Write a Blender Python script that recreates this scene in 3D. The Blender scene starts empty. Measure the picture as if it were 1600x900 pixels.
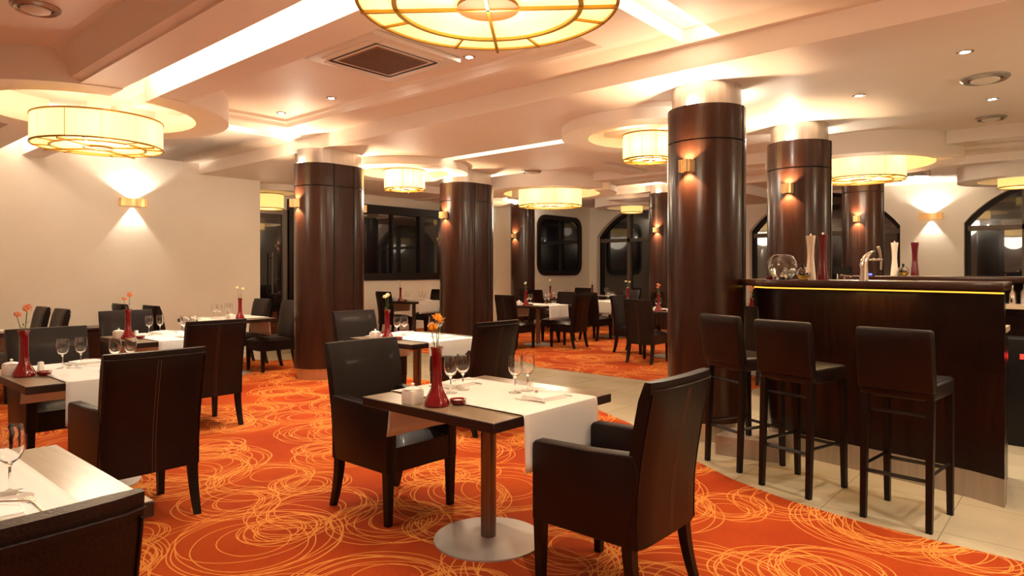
import bpy, bmesh, math, random
from math import sin, cos, pi, radians
from mathutils import Vector, Matrix
random.seed(7)
S = bpy.context.scene
C = S.collection

# ------------------------------------------------------------------ camera, world, exposure
cd = bpy.data.cameras.new('camera'); cam = bpy.data.objects.new('camera', cd); C.objects.link(cam)
cam.location = (0, 0, 1.41); cam.rotation_euler = (radians(90), 0, radians(41.1 - 90))
cd.sensor_width = 36; cd.lens = 36 * 1035 / 1600; cd.shift_y = -28 / 1600; cd.clip_start = .05
S.camera = cam
W = bpy.data.worlds.new('night'); S.world = W; W.use_nodes = True
W.node_tree.nodes['Background'].inputs[0].default_value = (.012, .012, .02, 1)
W.node_tree.nodes['Background'].inputs[1].default_value = .3
S.view_settings.view_transform = 'Standard'; S.view_settings.look = 'None'
S.view_settings.exposure = 0.42; S.view_settings.gamma = 1; S.view_settings.use_curve_mapping = False

WARM = (1, .66, .36); WARM2 = (1, .83, .62); WARMW = (1, .87, .69)
# light powers
P_DRUM = 60; E_SHADE = 2.6; P_DOWN = 110; P_SCONCE = 50; P_SLOT = 3.2; P_COL = 13

# ------------------------------------------------------------------ materials
def mat(name, col, rough=.5, metal=0, emis=None, es=0, trans=0, ior=1.45, coat=0, spec=.5, alpha=1):
    m = bpy.data.materials.new(name); m.use_nodes = True
    b = m.node_tree.nodes['Principled BSDF']
    b.inputs['Base Color'].default_value = (*col, 1); b.inputs['Roughness'].default_value = rough
    b.inputs['Metallic'].default_value = metal; b.inputs['IOR'].default_value = ior
    b.inputs['Transmission Weight'].default_value = trans; b.inputs['Coat Weight'].default_value = coat
    b.inputs['Coat Roughness'].default_value = .12
    b.inputs['Specular IOR Level'].default_value = spec
    if emis: b.inputs['Emission Color'].default_value = (*emis, 1); b.inputs['Emission Strength'].default_value = es
    return m
def nodes(m): return m.node_tree.nodes, m.node_tree.links, m.node_tree.nodes['Principled BSDF']
def noisy(m, c1, c2, scale=8, stretch=(1, 1, 1), detail=4, bump=0, bscale=None, rough=None, dist=0):
    n, l, b = nodes(m)
    t = n.new('ShaderNodeTexCoord'); mp = n.new('ShaderNodeMapping'); mp.inputs['Scale'].default_value = stretch
    nz = n.new('ShaderNodeTexNoise'); nz.inputs['Scale'].default_value = scale; nz.inputs['Detail'].default_value = detail
    nz.inputs['Distortion'].default_value = dist
    r = n.new('ShaderNodeValToRGB'); r.color_ramp.elements[0].color = (*c1, 1); r.color_ramp.elements[1].color = (*c2, 1)
    r.color_ramp.elements[0].position = .3; r.color_ramp.elements[1].position = .7
    l.new(t.outputs['Object'], mp.inputs[0]); l.new(mp.outputs[0], nz.inputs['Vector'])
    l.new(nz.outputs[0], r.inputs[0]); l.new(r.outputs[0], b.inputs['Base Color'])
    if bump:
        n2 = n.new('ShaderNodeTexNoise'); n2.inputs['Scale'].default_value = bscale or scale; n2.inputs['Detail'].default_value = 3
        l.new(mp.outputs[0], n2.inputs['Vector'])
        bp = n.new('ShaderNodeBump'); bp.inputs['Strength'].default_value = bump; bp.inputs['Distance'].default_value = .01
        l.new(n2.outputs[0], bp.inputs['Height']); l.new(bp.outputs[0], b.inputs['Normal'])
    return m
M = {}
M['ceil'] = noisy(mat('ceiling_paint', (.8, .76, .70), .55), (.84, .75, .67), (.87, .78, .70), 1.5)
M['wall'] = noisy(mat('wall_plaster', (.8, .7, .55), .75), (.82, .76, .66), (.87, .81, .71), 1.2, bump=.25, bscale=60)
M['leather'] = noisy(mat('dark_brown_leather', (.03, .012, .01), .40, coat=.05, spec=.30), (.0050, .0016, .0014), (.0100, .0036, .0027), 5, bump=.18, bscale=140)
M['legwood'] = mat('black_brown_wood', (.006, .0028, .0024), .38, spec=.3)
M['stitch'] = mat('tan_stitching', (.16, .075, .04), .6)
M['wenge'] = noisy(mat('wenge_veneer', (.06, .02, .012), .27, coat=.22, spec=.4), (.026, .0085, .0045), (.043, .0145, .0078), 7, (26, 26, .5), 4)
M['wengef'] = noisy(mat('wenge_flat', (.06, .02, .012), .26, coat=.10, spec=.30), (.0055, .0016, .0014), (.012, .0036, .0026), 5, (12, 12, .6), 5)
M['top'] = noisy(mat('table_veneer', (.2, .13, .08), .3, coat=.25), (.17, .115, .065), (.235, .17, .10), 4, (14, 1, 1), 5)
M['edge'] = mat('table_edge', (.022, .009, .007), .35)
M['steel'] = noisy(mat('brushed_steel', (.6, .56, .52), .32, 1), (.55, .50, .46), (.68, .63, .58), 3, (20, 20, .5))
M['post'] = noisy(mat('brushed_post', (.4, .34, .3), .4, 1), (.20, .15, .125), (.27, .21, .175), 3, (30, 30, .5))
M['plate'] = noisy(mat('satin_base', (.5, .45, .4), .45, .55), (.44, .39, .35), (.52, .47, .42), 3)
M['kick'] = noisy(mat('satin_kick', (.5, .45, .4), .38, .5), (.34, .28, .23), (.42, .35, .29), 3, (8, 8, .5))
M['chrome'] = mat('chrome', (.85, .83, .8), .08, 1)
M['cloth'] = noisy(mat('white_linen', (.85, .82, .78), .8), (.70, .665, .62), (.76, .725, .68), 3, bump=.1, bscale=300)
M['napkin'] = noisy(mat('napkin_linen', (.85, .82, .78), .8), (.80, .77, .73), (.86, .83, .79), 5, bump=.1, bscale=300)
M['china'] = mat('white_china', (.85, .82, .76), .15, coat=.4)
M['redglass'] = mat('red_glazed_glass', (.26, .004, .007), .05, coat=.8, trans=.3)
M['redmill'] = mat('dark_red_lacquer', (.11, .004, .009), .12, coat=.6)
M['creammill'] = mat('cream_lacquer', (.8, .66, .5), .2, coat=.5)
M['glass'] = mat('clear_glass', (1, 1, 1), .0, trans=1, ior=1.45)
M['water'] = mat('water', (.95, 1, .98), 0, trans=1, ior=1.33)
M['pebble'] = mat('white_pebble', (.8, .78, .72), .4)
M['dpebble'] = mat('dark_pebble', (.04, .07, .06), .2)
M['oil'] = mat('golden_oil', (.75, .55, .06), .02, trans=.7, ior=1.45)
M['vinegar'] = mat('dark_vinegar', (.03, .012, .008), .08)
M['silver'] = mat('cutlery_silver', (.75, .72, .68), .15, 1)
M['stem'] = mat('flower_stem', (.10, .18, .05), .6)
M['peach'] = noisy(mat('peach_petals', (.8, .3, .15), .7), (.75, .22, .10), (.9, .42, .22), 60)
M['orange'] = noisy(mat('orange_petals', (.9, .35, .02), .7), (.85, .28, .02), (.95, .50, .05), 60)
M['cream'] = mat('cream_petals', (.85, .75, .45), .7)
M['brass'] = mat('brass_rim', (.36, .19, .03), .35, .7)
M['amber'] = mat('amber_hub', (.13, .035, .003), .7, emis=(1, .35, .03), es=.12)
M['sbrass'] = mat('sconce_brass', (.80, .50, .22), .3, .7, emis=(1, .5, .15), es=.12)
M['led'] = mat('led_glow', (1, 1, 1), .5, emis=(1, .85, .62), es=9)
M['ledy'] = mat('led_strip_yellow', (1, .8, .3), .5, emis=(1, .48, .04), es=1.3)
M['bulb'] = mat('bulb_glow', (1, 1, 1), .5, emis=(1, .9, .68), es=14)
M['down'] = mat('downlight_glow', (1, 1, 1), .5, emis=(1, .92, .78), es=60)
M['grille'] = mat('grille_dark', (.30, .18, .11), .6)
M['grillebar'] = mat('grille_bar', (.13, .075, .05), .6)
M['plastic'] = mat('white_plastic', (.75, .68, .6), .5)
M['ring'] = mat('vent_metal', (.42, .40, .38), .3, .7)
M['night'] = mat('night_glass', (.004, .004, .006), .012, ior=1.9, coat=.8)
M['frame'] = mat('window_frame', (.05, .030, .024), .45)
M['framed'] = mat('dark_frame', (.011, .005, .004), .45, spec=.3)
M['transom'] = mat('bronze_frame', (.14, .11, .085), .5)
M['black'] = mat('black_plastic', (.007, .006, .006), .4, spec=.3)
M['redlight'] = mat('red_indicator', (.5, .02, .02), .4, emis=(1, .03, .02), es=2)
M['bluelight'] = mat('blue_indicator', (.1, .1, .5), .4, emis=(.12, .12, 1), es=2)
M['worktop'] = mat('pale_worktop', (.6, .46, .3), .4)

def shade_mat(name, col, es, tint):
    # pleated lit fabric: vertical pleats vary the cloth's density
    m = mat(name, (.85, .75, .5), .8, emis=col, es=es)
    n, l, b = nodes(m)
    t = n.new('ShaderNodeTexCoord'); sx = n.new('ShaderNodeSeparateXYZ'); l.new(t.outputs['Object'], sx.inputs[0])
    at = n.new('ShaderNodeMath'); at.operation = 'ARCTAN2'; l.new(sx.outputs[1], at.inputs[0]); l.new(sx.outputs[0], at.inputs[1])
    mu = n.new('ShaderNodeMath'); mu.operation = 'MULTIPLY'; mu.inputs[1].default_value = 90; l.new(at.outputs[0], mu.inputs[0])
    si = n.new('ShaderNodeMath'); si.operation = 'SINE'; l.new(mu.outputs[0], si.inputs[0])
    mr = n.new('ShaderNodeMapRange'); mr.inputs[1].default_value = -1; mr.inputs[2].default_value = 1
    mr.inputs[3].default_value = es * .86; mr.inputs[4].default_value = es; l.new(si.outputs[0], mr.inputs[0])
    l.new(mr.outputs[0], b.inputs['Emission Strength'])
    tr = n.new('ShaderNodeBsdfTranslucent'); tr.inputs[0].default_value = (.8, .55, .20, 1); mx = n.new('ShaderNodeMixShader'); mx.inputs[0].default_value = .6
    mr.inputs[3].default_value *= 2.0; mr.inputs[4].default_value *= 2.0
    o = n['Material Output']; l.new(b.outputs[0], mx.inputs[1]); l.new(tr.outputs[0], mx.inputs[2]); l.new(mx.outputs[0], o.inputs[0])
    return m
M['shade'] = shade_mat('lit_pleated_shade', (1, .74, .28), .66 * E_SHADE / 2.6, 1)
M['diff'] = shade_mat('lit_bottom_diffuser', (1, .70, .15), .62 * E_SHADE / 2.6, 1)

def tile_mat():
    m = mat('beige_floor_tiles', (.55, .45, .3), .25, coat=.3); n, l, b = nodes(m)
    t = n.new('ShaderNodeTexCoord'); br = n.new('ShaderNodeTexBrick')
    br.offset = 0; br.inputs['Scale'].default_value = 1; br.inputs['Brick Width'].default_value = .6; br.inputs['Row Height'].default_value = .6
    br.inputs['Mortar Size'].default_value = .003; br.inputs['Color1'].default_value = (.50, .41, .27, 1); br.inputs['Color2'].default_value = (.54, .45, .30, 1)
    br.inputs['Mortar'].default_value = (.30, .24, .16, 1)
    l.new(t.outputs['Object'], br.inputs['Vector'])
    nz = n.new('ShaderNodeTexNoise'); nz.inputs['Scale'].default_value = 3; nz.inputs['Detail'].default_value = 5
    l.new(t.outputs['Object'], nz.inputs['Vector'])
    mx = n.new('ShaderNodeMixRGB'); mx.blend_type = 'MULTIPLY'; mx.inputs[0].default_value = .25
    l.new(br.outputs[0], mx.inputs[1]); l.new(nz.outputs[0], mx.inputs[2]); l.new(mx.outputs[0], b.inputs['Base Color'])
    return m
M['tile'] = tile_mat()

def carpet_mat():
    m = mat('orange_scribble_carpet', (.6, .12, .02), .9, spec=.1); n, l, b = nodes(m)
    t = n.new('ShaderNodeTexCoord'); wob = n.new('ShaderNodeTexNoise'); wob.inputs['Scale'].default_value = 2.2; wob.inputs['Detail'].default_value = 1
    l.new(t.outputs['Object'], wob.inputs['Vector'])
    wv = n.new('ShaderNodeVectorMath'); wv.operation = 'MULTIPLY_ADD'; wv.inputs[1].default_value = (.05, .05, 0)
    l.new(wob.outputs['Color'], wv.inputs[0]); l.new(t.outputs['Object'], wv.inputs[2])
    def M1(op, a, b_=None, c=None):
        x = n.new('ShaderNodeMath'); x.operation = op
        for i, v in enumerate((a, b_, c)):
            if v is None: continue
            if isinstance(v, (int, float)): x.inputs[i].default_value = v
            else: l.new(v, x.inputs[i])
        return x.outputs[0]
    total = None
    rnd = random.Random(5)
    for (s, ox, oy, ang, ratio) in ((1.55, .1, .2, 17, .62), (1.30, .6, .5, 61, .62), (1.05, .35, .8, -23, .60), (.85, .2, .1, 40, .55), (1.4, .9, .7, 80, .6)):
        mp = n.new('ShaderNodeMapping'); mp.inputs['Rotation'].default_value = (0, 0, radians(ang)); mp.inputs['Location'].default_value = (ox, oy, 0)
        l.new(wv.outputs[0], mp.inputs[0])
        sc = n.new('ShaderNodeVectorMath'); sc.operation = 'SCALE'; sc.inputs['Scale'].default_value = 1 / s; l.new(mp.outputs[0], sc.inputs[0])
        fl = n.new('ShaderNodeVectorMath'); fl.operation = 'FLOOR'; l.new(sc.outputs[0], fl.inputs[0])
        fr = n.new('ShaderNodeVectorMath'); fr.operation = 'SUBTRACT'; l.new(sc.outputs[0], fr.inputs[0]); l.new(fl.outputs[0], fr.inputs[1])
        wn = n.new('ShaderNodeTexWhiteNoise'); wn.noise_dimensions = '2D'; l.new(fl.outputs[0], wn.inputs['Vector'])
        # centre jitter and size per cell
        jt = n.new('ShaderNodeVectorMath'); jt.operation = 'MULTIPLY_ADD'; jt.inputs[1].default_value = (.10, .10, 0); jt.inputs[2].default_value = (.45, .45, 0)
        l.new(wn.outputs['Color'], jt.inputs[0])
        q = n.new('ShaderNodeVectorMath'); q.operation = 'SUBTRACT'; l.new(fr.outputs[0], q.inputs[0]); l.new(jt.outputs[0], q.inputs[1])
        size = M1('MULTIPLY_ADD', wn.outputs['Value'], .25, .75)
        for k in range(8):
            a = rnd.uniform(0, 6.28); d = rnd.uniform(.01, .075); r = rnd.uniform(.25, .345) if k < 6 else rnd.uniform(.14, .22)
            el = rnd.uniform(.9, 1.1)
            o = n.new('ShaderNodeVectorMath'); o.operation = 'ADD'; o.inputs[1].default_value = (d * cos(a), d * sin(a), 0); l.new(q.outputs[0], o.inputs[0])
            e = n.new('ShaderNodeVectorMath'); e.operation = 'MULTIPLY'; e.inputs[1].default_value = (el, 1 / el, 0); l.new(o.outputs[0], e.inputs[0])
            le = n.new('ShaderNodeVectorMath'); le.operation = 'LENGTH'; l.new(e.outputs[0], le.inputs[0])
            rr = M1('MULTIPLY', size, r)
            df = M1('ABSOLUTE', M1('SUBTRACT', le.outputs['Value'], rr))
            w = .0040 / s
            mask = n.new('ShaderNodeMapRange'); mask.inputs[1].default_value = w * .45; mask.inputs[2].default_value = w
            mask.inputs[3].default_value = 1; mask.inputs[4].default_value = 0; l.new(df, mask.inputs[0])
            total = mask.outputs[0] if total is None else M1('MAXIMUM', total, mask.outputs[0])
    big = n.new('ShaderNodeTexNoise'); big.inputs['Scale'].default_value = 1.1; big.inputs['Detail'].default_value = 3; l.new(t.outputs['Object'], big.inputs['Vector'])
    ramp = n.new('ShaderNodeValToRGB'); ramp.color_ramp.elements[0].position = .35; ramp.color_ramp.elements[1].position = .65
    ramp.color_ramp.elements[0].color = (.36, .042, .007, 1); ramp.color_ramp.elements[1].color = (.46, .068, .009, 1)
    l.new(big.outputs[0], ramp.inputs[0])
    fine = n.new('ShaderNodeTexNoise'); fine.inputs['Scale'].default_value = 260; fine.inputs['Detail'].default_value = 2; l.new(t.outputs['Object'], fine.inputs['Vector'])
    mx = n.new('ShaderNodeMixRGB'); mx.inputs[2].default_value = (.84, .34, .07, 1)
    l.new(M1('MULTIPLY', total, .85), mx.inputs[0]); l.new(ramp.outputs[0], mx.inputs[1])
    m2 = n.new('ShaderNodeMixRGB'); m2.blend_type = 'MULTIPLY'; m2.inputs[0].default_value = .35
    l.new(mx.outputs[0], m2.inputs[1]); l.new(fine.outputs[0], m2.inputs[2]); l.new(m2.outputs[0], b.inputs['Base Color'])
    bp = n.new('ShaderNodeBump'); bp.inputs['Strength'].default_value = .4; bp.inputs['Distance'].default_value = .004
    l.new(fine.outputs[0], bp.inputs['Height']); l.new(bp.outputs[0], b.inputs['Normal'])
    return m
M['carpet'] = carpet_mat()

# ------------------------------------------------------------------ mesh helpers
class MB:
    def __init__(s): s.v = []; s.f = []; s.smooth = set()
    def add(s, vs, fs, smooth=False):
        o = len(s.v); s.v += [tuple(p) for p in vs]
        for f in fs:
            if smooth: s.smooth.add(len(s.f))
            s.f.append(tuple(i + o for i in f))
        return s
    def box(s, x0, y0, z0, x1, y1, z1):
        return s.add([(x0, y0, z0), (x1, y0, z0), (x1, y1, z0), (x0, y1, z0), (x0, y0, z1), (x1, y0, z1), (x1, y1, z1), (x0, y1, z1)],
                     [(0, 3, 2, 1), (4, 5, 6, 7), (0, 1, 5, 4), (1, 2, 6, 5), (2, 3, 7, 6), (3, 0, 4, 7)])
    def prism(s, poly, z0, z1, poly2=None, smooth=False):
        n = len(poly); poly2 = poly2 or poly
        s.add([(x, y, z0) for x, y in poly] + [(x, y, z1) for x, y in poly2],
              [tuple(range(n - 1, -1, -1)), tuple(range(n, 2 * n))])
        o = len(s.v) - 2 * n
        for i in range(n):
            j = (i + 1) % n
            if smooth: s.smooth.add(len(s.f))
            s.f.append((o + i, o + j, o + n + j, o + n + i))
        return s
    def lathe(s, prof, n=32, c=(0, 0, 0), close=False):
        vs = []; fs = []; m = len(prof)
        for i in range(n):
            a = 2 * pi * i / n
            for r, z in prof: vs.append((c[0] + r * cos(a), c[1] + r * sin(a), c[2] + z))
        for i in range(n):
            j = (i + 1) % n
            for k in range(m if close else m - 1):
                k2 = (k + 1) % m
                fs.append((i * m + k, j * m + k, j * m + k2, i * m + k2))
        return s.add(vs, fs, True)
    def tube(s, pts, r, n=8, r2=None):
        pts = [Vector(p) for p in pts]; vs = []; fs = []; m = len(pts)
        for i, p in enumerate(pts):
            t = (pts[min(i + 1, m - 1)] - pts[max(i - 1, 0)]).normalized()
            u = t.cross(Vector((0, 0, 1)));
            if u.length < 1e-3: u = t.cross(Vector((0, 1, 0)))
            u.normalize(); w = t.cross(u)
            rr = r if r2 is None else r + (r2 - r) * i / (m - 1)
            for k in range(n):
                a = 2 * pi * k / n; vs.append(p + rr * (cos(a) * u + sin(a) * w))
        for i in range(m - 1):
            for k in range(n):
                k2 = (k + 1) % n; fs.append((i * n + k, i * n + k2, (i + 1) * n + k2, (i + 1) * n + k))
        fs.append(tuple(range(n - 1, -1, -1))); fs.append(tuple((m - 1) * n + k for k in range(n)))
        return s.add(vs, fs, True)
    def loft(s, rings, smooth=True):
        n = len(rings[0]); vs = [p for r in rings for p in r]; fs = []
        for i in range(len(rings) - 1):
            for k in range(n):
                k2 = (k + 1) % n; fs.append((i * n + k, i * n + k2, (i + 1) * n + k2, (i + 1) * n + k))
        s.add(vs, fs, smooth)
        s.add(rings[0], [tuple(range(n - 1, -1, -1))]); s.add(rings[-1], [tuple(range(n))])
        return s
    def sphere(s, c, r, n=10, sz=1):
        return s.lathe([(r * sin(pi * k / n), -r * sz * cos(pi * k / n)) for k in range(n + 1)], n * 2, c)
    def build(s, name, m, parent=None, bevel=0, seg=2, autosmooth=True):
        me = bpy.data.meshes.new(name); me.from_pydata(s.v, [], s.f)
        for i in s.smooth: me.polygons[i].use_smooth = True
        bm = bmesh.new(); bm.from_mesh(me)
        bmesh.ops.remove_doubles(bm, verts=bm.verts, dist=1e-5)
        bmesh.ops.recalc_face_normals(bm, faces=bm.faces)
        if bevel:
            es = [e for e in bm.edges if len(e.link_faces) == 2 and e.calc_face_angle(0) > .5]
            bmesh.ops.bevel(bm, geom=es, offset=bevel, segments=seg, affect='EDGES', profile=.5, clamp_overlap=True)
            for f in bm.faces: f.smooth = True
        bm.to_mesh(me); bm.free()
        if bevel or autosmooth: me.set_sharp_from_angle(angle=radians(38))
        me.materials.append(M[m])
        o = bpy.data.objects.new(name, me); C.objects.link(o)
        if parent: o.parent = parent
        return o
def tag(o, label, cat, group=None):
    o['label'] = label; o['category'] = cat
    if group: o['group'] = group
    return o
def thing(name, label, cat, loc=(0, 0, 0), rz=0, group=None):
    o = bpy.data.objects.new(name, None); C.objects.link(o); o.empty_display_size = .1
    o.location = loc; o.rotation_euler = (0, 0, rz); return tag(o, label, cat, group)
def struct(o): o['kind'] = 'structure'; return o
KIDS = {}
def dup(root, loc, rz=0, label=None, group=None):
    if root.name not in KIDS:
        kids = [o for o in bpy.data.objects if o.parent == root]
        KIDS[root.name] = [(k, [g for g in bpy.data.objects if g.parent == k]) for k in kids]
    r = root.copy(); C.objects.link(r); r.location = loc; r.rotation_euler = (0, 0, rz)
    if label: r['label'] = label
    if group: r['group'] = group
    for k, gs in KIDS[root.name]:
        c = k.copy(); C.objects.link(c); c.parent = r
        for g in gs:
            d = g.copy(); C.objects.link(d); d.parent = c
    return r
def light(kind, loc, power, col, parent=None, size=.1, rot=(0, 0, 0), spot=None, blend=.5, sy=None, spread=None):
    d = bpy.data.lights.new(kind.lower() + '_light', kind); d.energy = power; d.color = col
    if kind == 'AREA':
        d.size = size
        if sy: d.shape = 'RECTANGLE'; d.size_y = sy
        if spread: d.spread = spread
    else: d.shadow_soft_size = size
    if spot: d.spot_size = spot; d.spot_blend = blend
    o = bpy.data.objects.new(kind.lower() + '_light', d); C.objects.link(o); o.location = loc; o.rotation_euler = rot
    if parent: o.parent = parent
    return o
def arc(cx, cy, r, a0, a1, n): return [(cx + r * cos(a0 + (a1 - a0) * i / n), cy + r * sin(a0 + (a1 - a0) * i / n)) for i in range(n + 1)]
def circ(r, n=48, cx=0, cy=0): return [(cx + r * cos(2 * pi * i / n), cy + r * sin(2 * pi * i / n)) for i in range(n)]

XW = 16.35; YL = 10.93; YB = 12.2; YR = 11.2; ZC = 3.25
# ------------------------------------------------------------------ floor
struct(MB().box(-3, -4, -.1, XW + .4, YB + .2, 0).build('floor', 'tile'))
# near carpet: ends at the tiled walkway, bulges round the bar
near = [(-3, -4), (3.95, -4), (4.0, -1), (4.02, .24), (4.04, .6), (4.07, 1.0), (4.16, 1.4), (4.32, 1.8), (4.6, 2.24), (4.95, 2.7), (5.3, 3.2), (5.6, 3.75), (5.65, 4.2), (5.65, 9.4), (5.2, 9.6), (5.2, YL), (-3, YL)]
struct(MB().prism(near, 0, .006).build('floor', 'carpet'))
far = [(7.5, 3.0), (7.5, YB), (13.3, YB), (13.3, YR), (XW, YR), (XW, 3.0)]
struct(MB().prism(far, 0, .006).build('floor', 'carpet'))

# ------------------------------------------------------------------ walls
def rectwall(name, axis, pos, th, a0, a1, z0, z1, holes=(), m='wall'):
    """wall along one axis with rectangular openings (u0,u1,w0,w1)"""
    b = MB(); us = sorted({a0, a1} | {h[0] for h in holes} | {h[1] for h in holes}); zs = sorted({z0, z1} | {h[2] for h in holes} | {h[3] for h in holes})
    for i in range(len(us) - 1):
        for k in range(len(zs) - 1):
            u, v, p, q = us[i], us[i + 1], zs[k], zs[k + 1]
            if any(h[0] <= u and v <= h[1] and h[2] <= p and q <= h[3] for h in holes): continue
            if axis == 'x': b.box(u, pos, p, v, pos + th, q)
            else: b.box(pos, u, p, pos + th, v, q)
    return struct(b.build(name, m))
rectwall('wall_left', 'x', YL, .25, -3, 5.83, 0, ZC + .2)
rectwall('wall_left', 'y', 5.68, .15, YL + .25, YB, 0, ZC + .2)
WINH = (7.9, 12.4, 1.2, 2.86)
rectwall('wall_back', 'x', YB, .2, 5.68, 13.4, 0, ZC + .2, [(6.0, 7.06, 0, 2.62), WINH])
rectwall('wall_back', 'y', 13.3, .12, YR + .15, YB, 0, ZC + .2)
rectwall('wall_rear', 'y', -3.2, .2, -4, YL, 0, ZC + .2)
rectwall('wall_front', 'x', -4.2, .2, -3, XW + .4, 0, ZC + .2)
# end wall with rounded window
def roundrect(x0, z0, x1, z1, r, n=6):
    p = []
    for cx, cz, a in ((x1 - r, z1 - r, 0), (x0 + r, z1 - r, 90), (x0 + r, z0 + r, 180), (x1 - r, z0 + r, 270)):
        for i in range(n + 1):
            t = radians(a + 90 * i / n); p.append((cx + r * cos(t), cz + r * sin(t)))
    return p
def frame_ring(b, outer, inner, y0, y1):
    n = len(outer)
    vs = [(x, y0, z) for x, z in outer] + [(x, y0, z) for x, z in inner] + [(x, y1, z) for x, z in outer] + [(x, y1, z) for x, z in inner]
    fs = []
    for i in range(n):
        j = (i + 1) % n
        fs += [(i, j, n + j, n + i), (2 * n + i, 3 * n + i, 3 * n + j, 2 * n + j), (i, 2 * n + i, 2 * n + j, j), (n + i, n + j, 3 * n + j, 3 * n + i)]
    return b.add(vs, fs)
rx0, rx1, rz0, rz1 = 13.85, 15.88, 1.26, 2.92
rectwall('wall_back', 'x', YR, .2, 13.3, XW, 0, ZC + .2)
w = struct(frame_ring(MB(), roundrect(rx0, rz0, rx1, rz1, .32), roundrect(rx0 + .13, rz0 + .13, rx1 - .13, rz1 - .13, .22), YR - .05, YR + .02).build('window_2', 'framed'))
pp = roundrect(rx0 + .12, rz0 + .12, rx1 - .12, rz1 - .12, .22)
MB().add([(x, YR - .012, z) for x, z in pp], [tuple(range(len(pp)))]).build('pane', 'night', w)
# long window
w = MB(); x0, x1, z0, z1 = WINH
w.box(x0 - .02, YB - .06, z0 - .02, x1 + .02, YB + .04, z0 + .14); w.box(x0 - .02, YB - .06, z1 - .16, x1 + .02, YB + .04, z1 + .02)
w.box(x0 - .02, YB - .06, z0 + .14, x0 + .12, YB + .04, z1 - .16); w.box(x1 - .12, YB - .06, z0 + .14, x1 + .02, YB + .04, z1 - .16)
w = struct(w.build('window_1', 'framed'))
for xx, ww in ((9.72, .03), (10.55, .16)):
    MB().box(xx, YB - .05, z0 + .13, xx + ww, YB + .03, z1 - .15).build('mullion', 'framed', w)
MB().box(x0 + .1, YB + .02, z0 + .12, x1 - .1, YB + .05, z1 - .14).build('pane', 'night', w)
# glazed door in the recess and the wood panelling next to it
d = MB(); d.box(6.0, YB - .05, 0, 6.09, YB + .08, 2.62); d.box(6.97, YB - .05, 0, 7.06, YB + .08, 2.62); d.box(6.09, YB - .05, 2.52, 6.97, YB + .08, 2.62)
d.box(6.09, YB - .03, .0, 6.97, YB + .03, .14)
d = struct(d.build('door_1', 'transom'))
MB().box(6.09, YB, .14, 6.97, YB + .02, 2.52).build('pane', 'night', d)
h = MB(); h.tube([(6.72, YB - .1, .95), (6.72, YB - .1, 1.75)], .016); h.tube([(6.72, YB - .1, 1.05), (6.72, YB, 1.05)], .01); h.tube([(6.72, YB - .1, 1.65), (6.72, YB, 1.65)], .01)
h.build('door_handle', 'chrome', d)
b = struct(MB().box(7.08, YB - .1, .10, 7.9, YB, 2.84).build('trim_1', 'wengef'))
struct(MB().box(7.08, YB - .09, 0, 7.9, YB, .10).build('baseboard_back', 'ceil'))
# right wall with three arched windows
ARCH = [(-1.35, 1.95), (3.1, 6.4), (7.65, 10.95)]; SP = 2.38; AZ0 = .3
def archz(y, a, b_):
    hw = (b_ - a) / 2; th = radians(54); R = hw / sin(th); c = SP - R * cos(th); dy = y - (a + b_) / 2
    return c + math.sqrt(max(R * R - dy * dy, 0))
b = MB(); ycur = -4
for a, e in ARCH:
    b.box(XW, ycur, 0, XW + .3, a, ZC + .2); b.box(XW, a, 0, XW + .3, e, AZ0)
    n = 28
    for i in range(n):
        ya, yb = a + (e - a) * i / n, a + (e - a) * (i + 1) / n; za, zb = archz(ya, a, e), archz(yb, a, e)
        b.add([(XW, ya, za), (XW, yb, zb), (XW, yb, ZC + .2), (XW, ya, ZC + .2), (XW + .3, ya, za), (XW + .3, yb, zb), (XW + .3, yb, ZC + .2), (XW + .3, ya, ZC + .2)],
              [(0, 1, 2, 3), (4, 7, 6, 5), (0, 4, 5, 1), (3, 2, 6, 7)])
    ycur = e
b.box(XW, ycur, 0, XW + .3, YR + .2, ZC + .2)
struct(b.build('wall_right', 'wall'))
for wi, (a, e) in enumerate(ARCH):
    f = MB(); n = 28; fx = XW + .17
    outer = [(a, AZ0)] + [(a + (e - a) * i / n, archz(a + (e - a) * i / n, a, e)) for i in range(n + 1)] + [(e, AZ0)]
    cy, cz = (a + e) / 2, 1.6
    inner = [(y + (cy - y) * .055, z + (cz - z) * .055) for y, z in outer]
    k = len(outer)
    vs = [(fx, y, z) for y, z in outer] + [(fx, y, z) for y, z in inner] + [(fx + .08, y, z) for y, z in inner]
    f.add(vs, [(i, (i + 1) % k, k + (i + 1) % k, k + i) for i in range(k)] + [(k + i, k + (i + 1) % k, 2 * k + (i + 1) % k, 2 * k + i) for i in range(k)])
    win = struct(f.build('window_%d' % (wi + 3), 'framed'))
    MB().box(fx - .02, a + .05, 2.22, fx + .06, e - .05, 2.32).build('transom', 'transom', win)
    for t in (.30, .70):
        yy = a + (e - a) * t; MB().box(fx - .02, yy - .05, AZ0 + .05, fx + .06, yy + .05, archz(yy, a, e) - .02).build('mullion', 'transom', win)
    MB().add([(fx + .06, y, z) for y, z in outer], [tuple(range(k))]).build('pane', 'night', win)

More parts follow.
